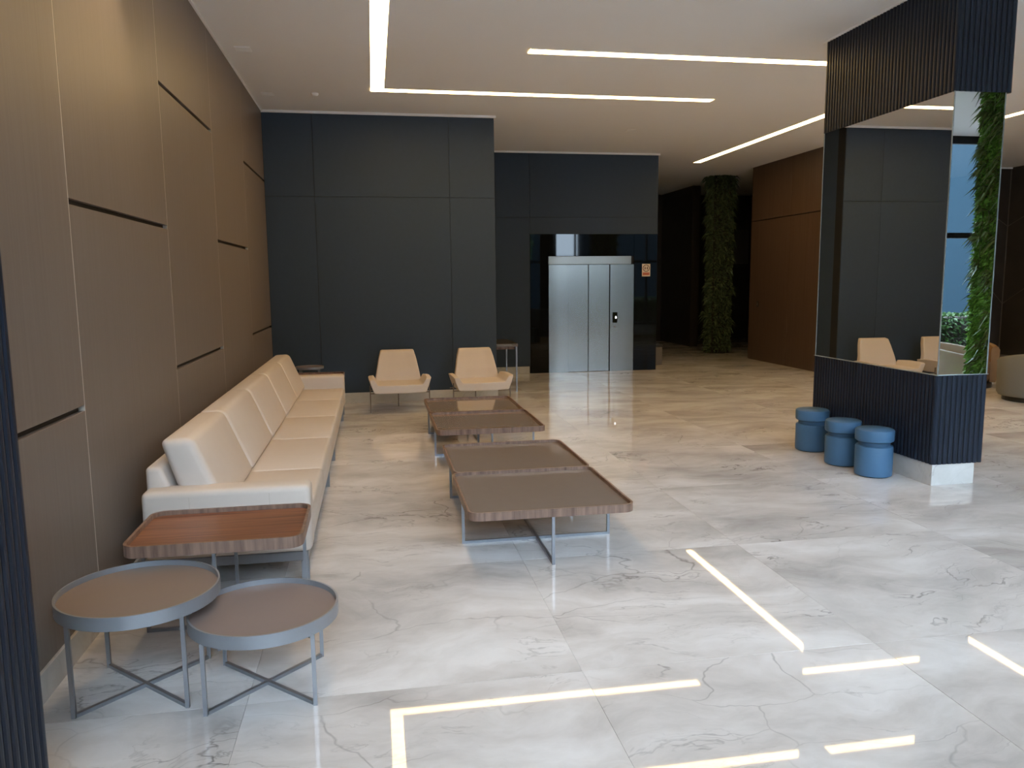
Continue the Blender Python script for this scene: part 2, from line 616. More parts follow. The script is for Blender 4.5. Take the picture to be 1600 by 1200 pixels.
for za, zb, dx in ((3.3, 2.75, 0.9), (2.75, 2.75, 0.0), (2.1, 1.1, 1.0)):
    if dx:
        obj('inlay', add_bar(bmesh.new(), (XR - dx, 14.995, za), (XR, 14.995, zb), 0.012), 'brass_inlay', wr)
        obj('inlay', add_bar(bmesh.new(), (XR - 0.005, 15.0, zb), (XR - 0.005, 15.0 - 2.2 * dx, za + 0.3), 0.012), 'brass_inlay', wr2)
obj('inlay', box(XR - 0.02, XR - 0.004, 14.98, 14.996, 0, HC), 'brass_inlay', wr)
obj('pane', box(12.2, 13.0, 14.985, 15.0, 0.0, 2.15, 0.003, 1), 'pane_grey', wr)
struct('trim_4', box(8.4, XR, 14.97, 15.0, HC - 0.03, HC), 'white_trim', 'white ceiling edge above the black stone wall', 'trim')

# ---- glass front behind the camera
wn = bpy.data.objects.new('window_1', None)
C.objects.link(wn)
wn['kind'] = 'structure'
wn['label'] = 'full height glass front of the lobby with dark slim mullions'
wn['category'] = 'window'
mull = [XL + 0.03, 1.6, 3.6, 5.6, 7.5, 10.3, 11.9, XR - 0.03]
for x in mull:
    obj('mullion', box(x - 0.03, x + 0.03, YF - 0.07, YF + 0.05, 0, HC, 0.003, 1), 'facade_frame', wn)
for i in range(len(mull) - 1):
    a, b = mull[i] + 0.03, mull[i + 1] - 0.03
    for z0, z1 in ((0.0, 0.06), (2.33, 2.42), (HC - 0.12, HC)):
        obj('transom', box(a, b, YF - 0.06, YF + 0.04, z0, z1, 0.003, 1), 'facade_frame', wn)
    for z0, z1 in ((0.06, 2.33), (2.42, HC - 0.12)):
        g = bmesh.new()
        vs = [g.verts.new(p) for p in ((a, YF, z0), (b, YF, z0), (b, YF, z1), (a, YF, z1))]
        g.faces.new(vs)
        obj('pane', g, 'facade_glass', wn)

# ---- outside: pavement, house opposite (seen only in reflections)
struct('floor_outside', box(-14, 30, -26, YF - 0.08, -0.2, -0.02), 'pavement', 'grey pavement outside the glass front', 'pavement')
for bx0, bx1, bh, lb in ((-18, 9.95, 7.5, 'blue grey building across the street with two rows of windows'), (9.97, 12.38, 3.05, 'low blue grey block shaped to leave a sky gap between the two taller buildings'),
                         (12.4, 31, 7.5, 'long blue grey building across the street beyond the low block')):  # low middle block is shaped so bright sky reflects in the lift stone
    bd = thing('street_building', lb, 'building', (bx0, -15, -0.02))
    obj('wall', box(0, bx1 - bx0, -4, 0, 0, bh), 'building_render', bd)
    for i in range(int((bx1 - bx0 - 0.6) // 3.0)):
        for j in range(2):
            x = 0.6 + i * 3.0
            wdw = obj('window', box(x, x + 1.8, 0, 0.06, 1.0 + 3.4 * j, 3.0 + 3.4 * j, 0.02, 1), 'facade_frame', bd)
            obj('pane', box(x + 0.1, x + 1.7, 0.06, 0.07, 1.1 + 3.4 * j, 2.9 + 3.4 * j), 'building_glass', wdw)
    if bh < 5:
        obj('block_panel', box(0.2, bx1 - bx0 - 0.2, 0, 0.05, 0, 2.2, 0.01, 1), 'facade_frame', bd)


def leaf_mesh(pts, size, droop, seed, slender=0.35, jitter=0.6):
    """pts: list of (position, outward normal); each leaf is a bent two-quad blade"""
    r = random.Random(seed)
    V, Fc = [], []
    for p, nrm in pts:
        L = size * r.uniform(0.6, 1.4)
        W = L * slender * r.uniform(0.7, 1.2)
        d = Vector((nrm[0] + r.uniform(-jitter, jitter), nrm[1] + r.uniform(-jitter, jitter), nrm[2] + r.uniform(-jitter, jitter) + 0.15)).normalized()
        s = d.cross(Vector((r.uniform(-1, 1), r.uniform(-1, 1), r.uniform(-0.3, 1)))).normalized()
        p = Vector(p)
        m_ = p + d * L * 0.55
        t_ = p + d * L + Vector((0, 0, -droop * L))
        k = len(V)
        V += [tuple(p), tuple(m_ + s * W * 0.5), tuple(t_), tuple(m_ - s * W * 0.5)]
        Fc += [(k, k + 1, k + 3), (k + 1, k + 2, k + 3)]
    return V, Fc


def raw_mesh(name, V, Fc, mat, parent, kind=None, label=None):
    me = bpy.data.meshes.new(name)
    me.from_pydata(V, [], Fc)
    me.materials.append(MAT[mat])
    o = bpy.data.objects.new(name, me)
    C.objects.link(o)
    o.parent = parent
    if kind:
        o['kind'] = kind
    if label:
        o['label'] = label
    return o


hg = thing('hedge', 'clipped green hedge on the pavement outside the glass front', 'hedge', (10.25, -2.6, -0.02))
obj('core', box(-3.75, 3.75, -0.28, 0.28, 0, 0.95, 0.05, 2), 'soil', hg)
hr = random.Random(5)
hp = []
for i in range(9000):
    u = hr.uniform(-3.75, 3.75)
    q = hr.random()
    hp.append(((u, 0.27, hr.uniform(0.02, 0.95)), (0, 1, 0)) if q < 0.45 else (((u, -0.27, hr.uniform(0.02, 0.95)), (0, -1, 0)) if q < 0.7 else ((u, hr.uniform(-0.28, 0.28), 0.93), (0, 0, 1))))
V, Fc = leaf_mesh(hp, 0.09, 0.2, 6, 0.5)
raw_mesh('foliage', V, Fc, 'leaf_tree', hg, kind='stuff')
for k, (tx, ty, hh, seed) in enumerate(((3.0, -8.5, 5.2, 1), (6.9, -12.0, 5.8, 2))):
    tr = thing('street_tree', ['leafy green tree on the pavement facing the lift', 'taller leafy tree on the pavement in front of the low block'][k], 'tree', (tx, ty, -0.02))
    obj('trunk', add_lathe(bmesh.new(), [(0.16, 0), (0.12, 0.6), (0.10, hh * 0.6), (0.02, hh * 0.9)], 12), 'bark', tr, smooth=True)
    rr = random.Random(seed)
    pts = []
    for i in range(3500):
        v = Vector((rr.gauss(0, 1), rr.gauss(0, 1), rr.gauss(0, 1))).normalized()
        q = rr.uniform(0.45, 1.0)
        pts.append(((v.x * 1.5 * q, v.y * 1.5 * q, hh * 0.68 + v.z * 1.4 * q), tuple(v)))
    V, Fc = leaf_mesh(pts, 0.22, 0.3, seed, 0.5)
    raw_mesh('foliage', V, Fc, 'leaf_tree', tr, kind='stuff')

# ================================================================== FLUTED COLUMNS
PITCH = 0.0445


def slat_mesh(h, axis):
    """one rounded flute, h tall, standing on z=0, projecting from the origin plane"""
    w, dp = PITCH * 0.80, 0.012
    prof = [(-w / 2, 0), (-w / 2, dp * 0.45), (-w * 0.3, dp * 0.9), (0, dp), (w * 0.3, dp * 0.9), (w / 2, dp * 0.45), (w / 2, 0)]
    bm = bmesh.new()
    mp = {'-y': lambda a, o: (a, -o), '+y': lambda a, o: (-a, o), '-x': lambda a, o: (-o, -a), '+x': lambda a, o: (o, a)}[axis]
    lo = [bm.verts.new((*mp(a, o), 0)) for a, o in prof]
    hi = [bm.verts.new((*mp(a, o), h)) for a, o in prof]
    for i in range(len(prof) - 1):
        bm.faces.new((lo[i], lo[i + 1], hi[i + 1], hi[i]))
    bm.faces.new(lo[::-1])
    bm.faces.new(hi)
    bmesh.ops.recalc_face_normals(bm, faces=bm.faces[:])
    me = mesh_of(bm, 'flute_dark')
    return me


def flute_band(parent, x0, x1, y0, y1, z0, z1, faces):
    """core box + individual slats on the named faces; outer extent is x0..x1, y0..y1"""
    dp = 0.012
    obj('cladding_board', box(x0 + dp, x1 - dp, y0 + dp, y1 - dp, z0, z1), 'flute_core', parent)
    for f in faces:
        me = slat_mesh(z1 - z0, f)
        if f in '-y+y':
            n = max(1, int(round((x1 - x0 - 0.01) / PITCH)))
            st = (x1 - x0 - 0.01) / n
            for k in range(n):
                obj('slat', me, None, parent, loc=(x0 + 0.005 + st * (k + 0.5), y0 + dp if f == '-y' else y1 - dp, z0))
        else:
            n = max(1, int(round((y1 - y0 - 0.01) / PITCH)))
            st = (y1 - y0 - 0.01) / n
            for k in range(n):
                obj('slat', me, None, parent, loc=(x0 + dp if f == '-x' else x1 - dp, y0 + 0.005 + st * (k + 0.5), z0))


CX0, CX1, CY0, CY1 = 4.43, 4.90, 5.55, 7.35
col = thing('mirrored_column', 'thick column with dark fluted bands above and below tall mirrors', 'column', (0, 0, 0))
obj('plinth', box(CX0 + 0.02, CX1 - 0.06, CY0 + 0.02, CY1 - 0.02, 0, 0.18, 0.002, 1), 'base_marble', col)
flute_band(col, CX0, CX1, CY0, CY1, 0.18, 0.91, ('-x', '-y', '+x', '+y'))
flute_band(col, CX0, CX1 + 0.04, CY0, CY1, 3.11, HC - 0.012, ('-x', '-y', '+x', '+y'))
obj('core', box(CX0 + 0.03, CX1 - 0.03, CY0 + 0.03, CY1 - 0.03, 0.91, 3.11), 'flute_core', col)
mi = 0.012
for nm, bx_ in (('mirror', (CX0 + mi, CX0 + mi + 0.006, CY0 + mi, CY1 - mi)), ('mirror', (CX0 + mi + 0.007, CX1 - mi - 0.007, CY0 + mi, CY0 + mi + 0.006)),
                ('mirror', (CX1 - mi - 0.006, CX1 - mi, CY0 + mi, CY1 - mi)), ('mirror', (CX0 + mi + 0.007, CX1 - mi - 0.007, CY1 - mi - 0.006, CY1 - mi))):
    obj(nm, box(*bx_, 0.915, 3.108), 'mirror', col)
for x, y in ((CX0 + mi, CY0 + mi), (CX1 - mi, CY0 + mi), (CX0 + mi, CY1 - mi), (CX1 - mi, CY1 - mi)):
    obj('mirror_edge', box(x - 0.0035, x + 0.0035, y - 0.0035, y + 0.0035, 0.912, 3.11), 'mirror_edge', col)
obj('mirror_edge', box(CX0, CX1, CY0, CY1, 0.909, 0.915, 0.001, 1), 'mirror_edge', col)
obj('ceiling_trim', box(CX0 - 0.02, CX1 + 0.06, CY0 - 0.02, CY1 + 0.02, HC - 0.012, HC), 'white_trim', col)

pil = thing('fluted_pilaster', 'dark fluted pilaster against the taupe wood wall by the round tray tables', 'pilaster', (0, 0, 0))
flute_band(pil, XL + 0.002, -1.062, 1.75, 2.55, 0.0, HC, ('-y', '+x', '+y'))

# ================================================================== LIFT
lift = thing('elevator', 'brushed steel lift doors with steel header set in black stone', 'elevator', (0, YE, 0))
obj('header', box(3.161, 4.725, -0.03, 0.02, 1.985, 2.13, 0.002, 1), 'steel_header', lift)
obj('side_panel', box(3.161, 3.53, -0.02, 0.02, 0.0, 1.98, 0.002, 1), 'steel', lift)
obj('door', box(3.535, 3.912, 0.005, 0.02, 0.006, 1.978, 0.002, 1), 'steel', lift)
obj('door', box(3.922, 4.315, 0.002, 0.02, 0.006, 1.978, 0.002, 1), 'steel', lift)
rp = obj('side_panel', box(4.325, 4.782, -0.02, 0.02, 0.0, 1.98, 0.002, 1), 'steel', lift)
obj('door_gap', box(3.531, 4.324, 0.0195, 0.021, 0.0, 1.984), 'steel_dark', lift)
cp = obj('call_panel', box(4.375, 4.468, -0.028, -0.02, 0.905, 1.10, 0.002, 1), 'black_glass', lift, label='black call panel')
tri = bmesh.new()
tv = [tri.verts.new(p) for p in ((4.425, -0.0295, 0.985), (4.449, -0.0295, 0.985), (4.449, -0.0295, 1.012), (4.437, -0.0295, 1.03), (4.425, -0.0295, 1.012))]
tri.faces.new(tv)
obj('button', tri, 'button_light', cp, label='lit white call button')
obj('key_switch', box(4.403, 4.437, -0.024, -0.02, 0.815, 0.85, 0.004, 2), 'rim_metal', lift)

sg = thing('safety_sign', 'small cream and red safety sign on black stone beside the lift', 'sign', (5.02, YE - 0.012, 1.87))
obj('plate', box(-0.08, 0.08, -0.004, 0.0, -0.115, 0.115, 0.001, 1), 'sign_cream', sg)
ri = bmesh.new()
n = 32
for r_, nm in ((0.068, 'a'),):
    o_ = [(0.066 * math.cos(2 * math.pi * k / n), 0.066 * math.sin(2 * math.pi * k / n)) for k in range(n)]
    i_ = [(0.053 * math.cos(2 * math.pi * k / n), 0.053 * math.sin(2 * math.pi * k / n)) for k in range(n)]
    ov = [ri.verts.new((x, -0.0048, z + 0.037)) for x, z in o_]
    iv = [ri.verts.new((x, -0.0048, z + 0.037)) for x, z in i_]
    for k in range(n):
        ri.faces.new((ov[k], ov[(k + 1) % n], iv[(k + 1) % n], iv[k]))
obj('ring', ri, 'sign_dark', sg)
for cx in (-0.021, 0.021):
    pc = bmesh.new()
    add_box(pc, cx - 0.010, cx + 0.010, -0.0055, -0.0045, 0.012, 0.052)
    add_box(pc, cx - 0.006, cx + 0.006, -0.0055, -0.0045, 0.050, 0.068)
    obj('pictogram', pc, 'sign_dark', sg)
obj('red_band', box(-0.066, 0.066, -0.0055, -0.0042, -0.095, -0.042), 'sign_red', sg)

# ================================================================== CEILING LIGHTS
emitter('led_warm', (1.0, 0.67, 0.29), LED)
emitter('downlight_lens', (1.0, 0.8, 0.52), 12)


def strip(label, segs, ends=()):
    t = thing('light_strip', label, 'ceiling light', (0, 0, HC), group='warm recessed light strips in the ceiling')
    d = bmesh.new()
    fr = bmesh.new()
    for x0, x1, y0, y1 in segs:
        add_box(d, x0, x1, y0, y1, -0.006, -0.0005)
    obj('diffuser', d, 'led_warm', t)
    for x0, x1, y0, y1 in segs:
        if x1 - x0 > y1 - y0:
            add_box(fr, x0, x1, y0 - 0.006, y0 - 0.0005, -0.007, 0)
            add_box(fr, x0, x1, y1 + 0.0005, y1 + 0.006, -0.007, 0)
        else:
            add_box(fr, x0 - 0.006, x0 - 0.0005, y0, y1, -0.007, 0)
            add_box(fr, x1 + 0.0005, x1 + 0.006, y0, y1, -0.007, 0)
    obj('frame', fr, 'white_trim', t)
    return t


strip('L-shaped warm light strip over the sofa and coffee tables', [(0.05, 0.205, 2.2, 9.80), (0.05, 4.38, 9.80, 9.95)])
strip('L-shaped warm light strip that turns past the mirrored column towards the corridor', [(1.62, 6.45, 7.98, 8.13), (6.31, 6.45, 8.135, 15.05)])
strip('straight warm light strip over the tub chairs', [(9.0, 9.14, 4.0, 14.0)])

for x, y, lb in ((-1.18, 4.66, 'small square lit downlight washing the taupe wood wall'), (-1.18, 6.52, 'small square recessed downlight above the sofa\'s near end'), (-1.18, 8.38, 'small square recessed downlight above the middle of the sofa'), (-1.18, 10.25, 'small square recessed downlight in the corner of the two panelled walls'),
                 (3.98, 11.95, 'small square recessed downlight in front of the lift')):
    t = thing('downlight', lb, 'downlight', (x, y, HC), group='small square downlights in the ceiling')
    add_ = bmesh.new()
    add_ring(add_, rrect(0.075, 0.075, 0.004, 2), rrect(0.06, 0.06, 0.004, 2), -0.008, 0)
    obj('bezel', add_, 'white_trim', t)
    obj('lens', add_plate(bmesh.new(), rrect(0.059, 0.059, 0.004, 2), -0.004, -0.001), 'downlight_lens' if y == 4.66 else 'plastic_white', t)
    if y == 4.66:
        ld = bpy.data.lights.new('downlight_lamp', 'SPOT')
        ld.energy = 55
        ld.color = (1.0, 0.74, 0.42)
        ld.spot_size = math.radians(85)
        ld.spot_blend = 0.6
        ld.shadow_soft_size = 0.04
        lo_ = bpy.data.objects.new('lamp', ld)
        C.objects.link(lo_)
        lo_.parent = t
        lo_.location = (0, 0, -0.02)
        lo_.rotation_euler = (0, math.radians(28), 0)
t = thing('smoke_detector', 'small round white detector on ceiling near the slate blue wall', 'detector', (-0.62, 10.17, HC))
obj('body', add_lathe(bmesh.new(), [(0.0, -0.03), (0.03, -0.03), (0.045, -0.012), (0.045, 0)], 24), 'plastic_white', t, smooth=True)

# ================================================================== SOFA
sofa = thing('sofa', 'long cream leather five-seat sofa on steel legs along the taupe wood wall', 'sofa', (0, 0, 0))
SY0, SY1 = 4.38, 9.84
jo = [4.56, 5.48, 6.58, 7.66, 8.74, 9.66]
obj('base_frame', box(-1.25, -0.405, SY0 + 0.02, SY1 - 0.02, 0.145, 0.20, 0.004, 1), 'satin_metal', sofa, label='grey steel base rail')
for y in (4.46, 6.59, 7.57, 9.76):
    for x in (-0.43, -1.2):
        obj('leg', box(x - 0.022, x + 0.022, y - 0.008, y + 0.008, 0, 0.145), 'satin_metal', sofa)
obj('body', box(-1.25, -0.392, SY0 + 0.17, SY1 - 0.17, 0.20, 0.30, 0.012, 2), 'leather', sofa, smooth=True)
for y0, y1 in ((SY0, SY0 + 0.18), (SY1 - 0.18, SY1)):
    a = obj('armrest', box(-1.27, -0.38, y0, y1, 0.20, 0.585, 0.035, 4), 'leather', sofa, smooth=True)
    for x in (-1.02, -0.60):
        obj('seam', box(x - 0.0015, x + 0.0015, (y0 - 0.0012) if y0 < 5 else (y1 + 0.0002), (y0 - 0.0002) if y0 < 5 else (y1 + 0.0012), 0.23, 0.552), 'leather_seam', a)
obj('backrest', prism_y(bmesh.new(), [(-1.27, 0.20), (-1.09, 0.20), (-1.09, 0.44), (-1.185, 0.70), (-1.27, 0.70)], SY0 + 0.12, SY1 - 0.12, 0.028, 3), 'leather', sofa, smooth=True)


def cushion(bm, puff):
    """subdivide and swell the faces slightly"""
    return bm


for k in range(5):
    y0, y1 = jo[k] + 0.002, jo[k + 1] - 0.002
    obj('seat_cushion', box(-1.06, -0.386, y0, y1, 0.285, 0.425, 0.022, 3), 'leather', sofa, smooth=True)
    obj('back_cushion', prism_y(bmesh.new(), [(-0.835, 0.43), (-1.015, 0.855), (-1.195, 0.845), (-1.065, 0.43)], y0 + (-0.05 if k == 0 else 0.0), y1 + (0.05 if k == 4 else 0), 0.045, 4), 'leather', sofa, smooth=True)


# ================================================================== TABLES
def cross_legs(t, hx, hy, h, w=0.018, mat='satin_metal', mid=True):
    """legs at the middle of the sides (mid) or at the corners, joined by a cross on the floor and under the top"""
    if mid:
        pts = [(-hx, 0), (hx, 0), (0, -hy), (0, hy)]
    else:
        pts = [(-hx, -hy), (hx, hy), (hx, -hy), (-hx, hy)]
    for x, y in pts:
        obj('leg', box(x - w / 2, x + w / 2, y - w / 2, y + w / 2, 0, h), mat, t)
    for k in (0, 2):
        a, b = Vector((*pts[k], w / 2 + (0.0005 if k else 0))), Vector((*pts[k + 1], w / 2 + (0.0005 if k else 0)))
        d = (b - a).normalized() * w * 0.5
        obj('floor_bar', add_bar(bmesh.new(), a + d, b - d, w), mat, t)
        a2, b2 = a.copy(), b.copy()
        a2.z = b2.z = h - w / 2 - 0.001
        obj('top_bar', add_bar(bmesh.new(), a2 + d, b2 - d, w), mat, t)


def coffee_table(x, y, h, label, rot=0.0):
    t = thing('coffee_table', label, 'coffee table', (x, y, 0), rot, 'square tray coffee tables in a row')
    hw, rim = 0.51, 0.05
    obj('rim', add_ring(bmesh.new(), rrect(hw, hw, 0.07, 6), rrect(hw - 0.014, hw - 0.014, 0.056, 6), h - rim, h), 'walnut_edge', t, smooth=True, label='walnut rim')
    obj('tray', add_plate(bmesh.new(), rrect(hw - 0.0145, hw - 0.0145, 0.055, 6), h - rim + 0.006, h - 0.022), 'tray_taupe', t, label='glossy taupe lacquer tray')
    cross_legs(t, hw - 0.02, hw - 0.02, h - rim, 0.018)
    return t


coffee_table(1.02, 4.93, 0.35, 'square taupe tray coffee table at the end of the row beside the sofa\'s near arm')
coffee_table(1.045, 6.02, 0.33, 'square taupe tray coffee table second in the row, against the end table beside the sofa')
coffee_table(1.045, 7.56, 0.35, 'square taupe tray coffee table third in the row, past the gap between the pairs')
coffee_table(1.06, 8.70, 0.33, 'square taupe tray coffee table at the end of the row facing the cream armchairs')


def side_table(x, y, label):
    t = thing('side_table', label, 'side table', (x, y, 0), 0, 'walnut tray side tables')
    hx, hy, h, rim = 0.40, 0.29, 0.53, 0.055
    obj('rim', add_ring(bmesh.new(), rrect(hx, hy, 0.075, 8), rrect(hx - 0.014, hy - 0.014, 0.061, 8), h - rim, h), 'walnut_edge', t, smooth=True)
    obj('tray', add_plate(bmesh.new(), rrect(hx - 0.0145, hy - 0.0145, 0.06, 8), h - rim + 0.004, h - 0.022), 'walnut', t, label='reddish walnut tray')
    cross_legs(t, hx - 0.02, hy - 0.02, h - rim, 0.016)
    return t


side_table(-0.76, 3.93, 'rectangular walnut tray side table between the sofa arm and the two round tray tables')
side_table(-0.80, 10.25, 'rectangular walnut tray side table hidden behind the sofa arm by the slate wall')


def round_table(x, y, r, h, fx, label, tray, rim=0.055, lip=0.024):
    t = thing('round_table', label, 'side table', (x, y, 0), 0, 'round grey metal tray tables')
    obj('rim', add_ring(bmesh.new(), circ(r), circ(r - 0.008), h - rim, h), 'rim_metal', t, smooth=True, label='grey metal rim')
    obj('tray', add_plate(bmesh.new(), circ(r - 0.0085), h - rim + 0.004, h - lip), tray, t)
    cross_legs(t, fx, fx, h - rim + 0.002, 0.016, 'satin_metal', mid=False)
    return t


round_table(-1.005, 3.375, 0.318, 0.445, 0.213, 'larger, taller round grey tray table beside the fluted pilaster', 'tray_brown')
round_table(-0.495, 3.295, 0.305, 0.355, 0.212, 'lower round grey tray table tucked under the rim of the taller one', 'tray_mauve')
round_table(-0.87, 10.80, 0.185, 0.585, 0.12, 'small round tray table behind the far sofa arm by the slate wall', 'tray_mauve', 0.03, 0.004)

t = thing('console_table', 'tall slim-legged console table in the recess beside the lift', 'console table', (0, 0, 0))
obj('top', box(1.765, 2.16, 11.78, 12.74, 0.70, 0.745, 0.003, 1), 'bronze_metal', t)
obj('shelf_rail', box(1.80, 2.12, 11.83, 12.70, 0.655, 0.70, 0.003, 1), 'walnut_edge', t)
for x in (1.79, 2.14):
    for y in (11.80, 12.72):
        obj('leg', box(x - 0.011, x + 0.011, y - 0.011, y + 0.011, 0, 0.70), 'satin_metal', t)


# ================================================================== ARMCHAIRS
def armchair(x, y, rot, label):
    """local: faces -Y, origin on the floor at the chair's centre"""
    t = thing('armchair', label, 'armchair', (x, y, 0), rot, 'cream armchairs by the slate wall')
    # backrest: leaning tapered slab
    g = bmesh.new()
    rows = [(-0.20 + 0.37, 0.345, 0.315), (0.20, 0.50, 0.285), (0.265, 0.66, 0.255), (0.30, 0.765, 0.225)]
    prev = None
    th = 0.085
    for (yy, zz, hw) in rows:
        ring = [g.verts.new((-hw, yy, zz)), g.verts.new((-hw * 0.5, yy + 0.018, zz)), g.verts.new((hw * 0.5, yy + 0.018, zz)), g.verts.new((hw, yy, zz)),
                g.verts.new((hw, yy + th, zz + 0.015)), g.verts.new((hw * 0.5, yy + th, zz + 0.015)), g.verts.new((-hw * 0.5, yy + th, zz + 0.015)), g.verts.new((-hw, yy + th, zz + 0.015))]
        if prev:
            for k in range(8):
                g.faces.new((prev[k], prev[(k + 1) % 8], ring[(k + 1) % 8], ring[k]))
        else:
            g.faces.new((ring[0], ring[1], ring[6], ring[7]))
            g.faces.new((ring[1], ring[2], ring[5], ring[6]))
            g.faces.new((ring[2], ring[3], ring[4], ring[5]))
        prev = ring
    g.faces.new((prev[7], prev[6], prev[1], prev[0]))
    g.faces.new((prev[6], prev[5], prev[2], prev[1]))
    g.faces.new((prev[5], prev[4], prev[3], prev[2]))
    bmesh.ops.recalc_face_normals(g, faces=g.faces[:])
    cl = g.edges.layers.float.new('crease_edge')
    for e in g.edges:
        e[cl] = 0.45
    obj('backrest', g, 'seat_fabric', t, smooth='full', sub=3)
    # seat with the wing arms in one shell: a cross-section swept front to back
    s = bmesh.new()
    sect = []   # (x, z) top line left to right, then bottom line
    def section(yy, k):
        wing = [0.75, 1.0, 1.0, 0.72][k]
        az = 0.405 + 0.055 * wing
        aw = 0.355 + 0.05 * wing
        top = [(-aw, az), (-aw + 0.06, az + 0.004), (-0.285, 0.375), (-0.10, 0.372), (0.10, 0.372), (0.285, 0.375), (aw - 0.06, az + 0.004), (aw, az)]
        bot = [(aw - 0.02, az - 0.07), (0.335, 0.272), (0.12, 0.265), (-0.12, 0.265), (-0.335, 0.272), (-aw + 0.02, az - 0.07)]
        return [s.verts.new((a, yy, b)) for a, b in top + bot]
    secs = [section(yy, k) for k, yy in enumerate((-0.36, -0.30, 0.0, 0.22))]
    n_ = len(secs[0])
    for a, b in zip(secs, secs[1:]):
        for k in range(n_):
            s.faces.new((a[k], a[(k + 1) % n_], b[(k + 1) % n_], b[k]))
    for sec, flip in ((secs[0], False), (secs[-1], True)):
        quads = [(0, 1, 12, 13), (1, 2, 11, 12), (2, 3, 10, 11), (3, 4, 9, 10)] if False else None
        idx = [(0, 1, 13), (1, 2, 12, 13), (2, 3, 11, 12), (3, 4, 10, 11), (4, 5, 9, 10), (5, 6, 8, 9), (6, 7, 8)]
        for q in idx:
            f = [sec[i] for i in q]
            s.faces.new(f if flip else f[::-1])
    bmesh.ops.recalc_face_normals(s, faces=s.faces[:])
    cl = s.edges.layers.float.new('crease_edge')
    for e in s.edges:
        e[cl] = 0.55
    obj('seat', s, 'seat_fabric', t, smooth='full', sub=3)
    # thin metal frame
    w = 0.013
    obj('frame', add_bar(add_bar(add_bar(bmesh.new(), (-0.39, -0.2, 0.255), (0.39, -0.2, 0.255), w), (0, -0.2, 0.255), (0, 0.3, 0.255), w), (-0.385, 0.12, 0.255), (0.385, 0.12, 0.255), w), 'bronze_metal', t)
    for a, b in (((-0.385, -0.2, 0), (-0.385, -0.2, 0.36)), ((0.385, -0.2, 0), (0.385, -0.2, 0.36)), ((0.0, 0.29, 0), (0.0, 0.29, 0.26))):
        obj('leg', add_bar(bmesh.new(), a, b, w), 'bronze_metal', t)
    return t


armchair(0.305, 10.50, 0.02, 'cream armchair with winged arms on thin legs, beside the sofa')
armchair(1.385, 10.50, 0.05, 'cream armchair with winged arms on thin legs, beside the recess of the lift')


# ================================================================== STOOLS
def stool(x, y, label):
    t = thing('stool', label, 'stool', (x, y, 0), 0, 'blue cylindrical stools')
    obj('base', add_lathe(bmesh.new(), [(0, 0.006), (0.138, 0.006), (0.150, 0.012), (0.153, 0.025), (0.153, 0.252), (0.149, 0.263), (0.140, 0.268), (0, 0.268)], 56), 'stool_blue', t, smooth=True)
    obj('glide', add_lathe(bmesh.new(), [(0, 0), (0.13, 0), (0.13, 0.006), (0, 0.006)], 40), 'steel_dark', t)
    obj('neck', add_lathe(bmesh.new(), [(0.128, 0.268), (0.128, 0.305)], 56), 'stool_neck', t, smooth=True)
    obj('cushion', add_lathe(bmesh.new(), [(0, 0.305), (0.145, 0.305), (0.155, 0.312), (0.158, 0.325), (0.158, 0.392), (0.154, 0.404), (0.144, 0.410), (0, 0.412)], 56), 'stool_blue', t, smooth=True)


stool(4.22, 6.00, 'blue cylindrical stool closest to the mirrored column\'s glass front corner')
stool(4.20, 6.43, 'blue cylindrical stool in the middle of the three beside the mirrored column')
stool(4.255, 7.04, 'blue cylindrical stool at the end of the three towards the corridor')


# ================================================================== TUB CHAIRS (lounge on the right)
def tub_chair(x, y, rot, label, mat, r=0.40, h=0.72):
    t = thing('tub_chair', label, 'armchair', (x, y, 0), rot, 'tub chairs of the side lounge')
    g = bmesh.new()
    n = 36
    a0, a1 = math.radians(-50), math.radians(230)
    rings = []
    for k in range(n + 1):
        a = a0 + (a1 - a0) * k / n
        f = math.sin((k / n) * math.pi)
        hh = h * (0.82 + 0.18 * f)
        ro, ri_ = r, r - 0.11
        pr = [(ro - 0.03, 0.07), (ro, 0.12), (ro + 0.01, hh - 0.05), (ro - 0.02, hh - 0.008), (ro - 0.055, hh), (ri_ + 0.02, hh - 0.012), (ri_, hh - 0.05), (ri_, 0.20), (ri_, 0.07)]
        rings.append([g.verts.new((q * math.cos(a), q * math.sin(a), z)) for q, z in pr])
    for a, b in zip(rings, rings[1:]):
        for k in range(len(a)):
            j = (k + 1) % len(a)
            g.faces.new((a[k], b[k], b[j], a[j]))
    g.faces.new(rings[0])
    g.faces.new(rings[-1][::-1])
    bmesh.ops.recalc_face_normals(g, faces=g.faces[:])
    obj('shell', g, mat, t, smooth=True)
    obj('seat', add_lathe(bmesh.new(), [(0, 0.10), (r - 0.13, 0.10), (r - 0.115, 0.14), (r - 0.115, 0.38), (r - 0.15, 0.42), (0, 0.43)], 40), mat, t, smooth=True)
    obj('base', add_lathe(bmesh.new(), [(0, 0), (r - 0.08, 0), (r - 0.08, 0.07), (0, 0.07)], 40), 'steel_dark', t)
    return t


tub_chair(8.95, 9.25, math.radians(200), 'grey beige rounded tub chair beside the mirrored column', 'tub_fabric', 0.50, 0.72)
tub_chair(9.10, 10.75, math.radians(20), 'tan rounded tub chair facing the grey beige one', 'tan_fabric', 0.42, 0.76)
tub_chair(7.95, 1.45, math.radians(150), 'cream rounded tub chair near the glass front', 'seat_fabric', 0.44, 0.78)


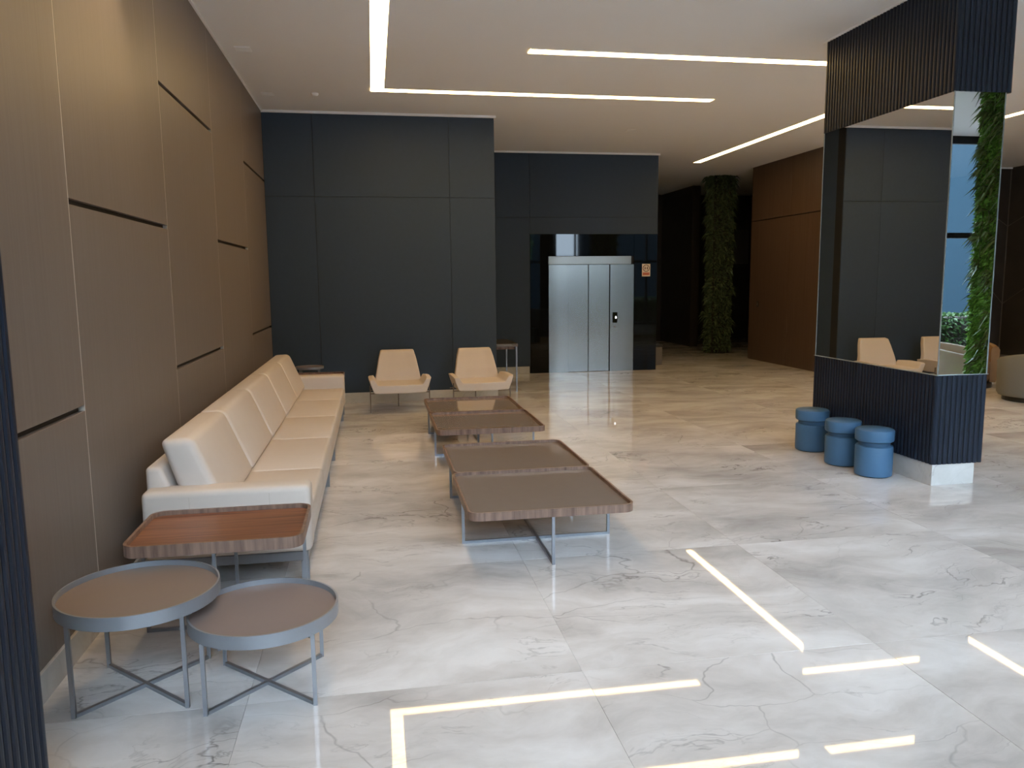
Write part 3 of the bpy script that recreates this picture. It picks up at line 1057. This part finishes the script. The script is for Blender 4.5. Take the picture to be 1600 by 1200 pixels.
# ================================================================== GREEN COLUMNS
def green_column(label, x0, x1, y0, y1, dens, size, seed, faces='-x+x-y+y', nfern=60, moss='leaf_moss', fern='leaf_fern'):
    t = thing('green_column', label, 'green wall', ((x0 + x1) / 2, (y0 + y1) / 2, 0))
    hx, hy = (x1 - x0) / 2, (y1 - y0) / 2
    z0, z1 = 0.06, HC - 0.01
    obj('core', box(-hx + 0.05, hx - 0.05, -hy + 0.05, hy - 0.05, 0, HC), 'soil', t)
    rr = random.Random(seed)
    pts, fpts = [], []
    for ax, sx, sy in (('-x', -1, 0), ('+x', 1, 0), ('-y', 0, -1), ('+y', 0, 1)):
        width = 2 * (hy if sx else hx)
        cnt = int(dens * width * (z1 - z0))
        for i in range(cnt + nfern * 12):
            u = rr.uniform(-1, 1)
            z = rr.uniform(z0, z1)
            p = (sx * (hx - 0.05), u * (hy - 0.05), z) if sx else (u * (hx - 0.05), sy * (hy - 0.05), z)
            if i < cnt:
                pts.append((p, (sx, sy, 0)))
        for i in range(nfern):
            u = rr.uniform(-0.9, 0.9)
            z = z0 + (z1 - z0) * (1 - rr.random() ** 1.6)
            for q in range(14):
                p = (sx * (hx - 0.05), u * (hy - 0.05), z) if sx else (u * (hx - 0.05), sy * (hy - 0.05), z)
                fpts.append((p, (sx, sy, 0)))
    V, Fc = leaf_mesh(pts, size, 0.25, seed + 1, 0.42, 0.7)
    raw_mesh('moss_foliage', V, Fc, moss, t, kind='stuff', label='short mossy foliage')
    V, Fc = leaf_mesh(fpts, size * 2.6, 0.5, seed + 2, 0.14, 0.9)
    raw_mesh('fern_foliage', V, Fc, fern, t, kind='stuff', label='longer fern fronds')
    return t


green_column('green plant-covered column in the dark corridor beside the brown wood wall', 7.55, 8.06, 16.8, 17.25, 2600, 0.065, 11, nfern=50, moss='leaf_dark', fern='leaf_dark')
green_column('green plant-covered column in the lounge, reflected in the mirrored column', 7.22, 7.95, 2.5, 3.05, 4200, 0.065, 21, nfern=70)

# ================================================================== SMALL THINGS
t = thing('waste_bin', 'small grey bin behind the corner of the lift wall', 'bin', (5.52, 14.95, 0))
obj('body', box(-0.13, 0.13, -0.11, 0.11, 0.0, 0.36, 0.012, 2), 'grey_plastic', t, smooth=True)
obj('lid', box(-0.135, 0.135, -0.115, 0.115, 0.36, 0.42, 0.012, 2), 'steel_dark', t, smooth=True)
t = thing('wall_switch', 'small dark switch plate on the brown corridor wall', 'switch', (7.87, 15.24, 1.17))
obj('plate', box(-0.008, 0.0, -0.04, 0.04, -0.06, 0.06, 0.002, 1), 'steel_dark', t)
obj('rocker', box(-0.012, -0.008, -0.018, 0.018, -0.03, 0.03, 0.001, 1), 'grey_plastic', t)
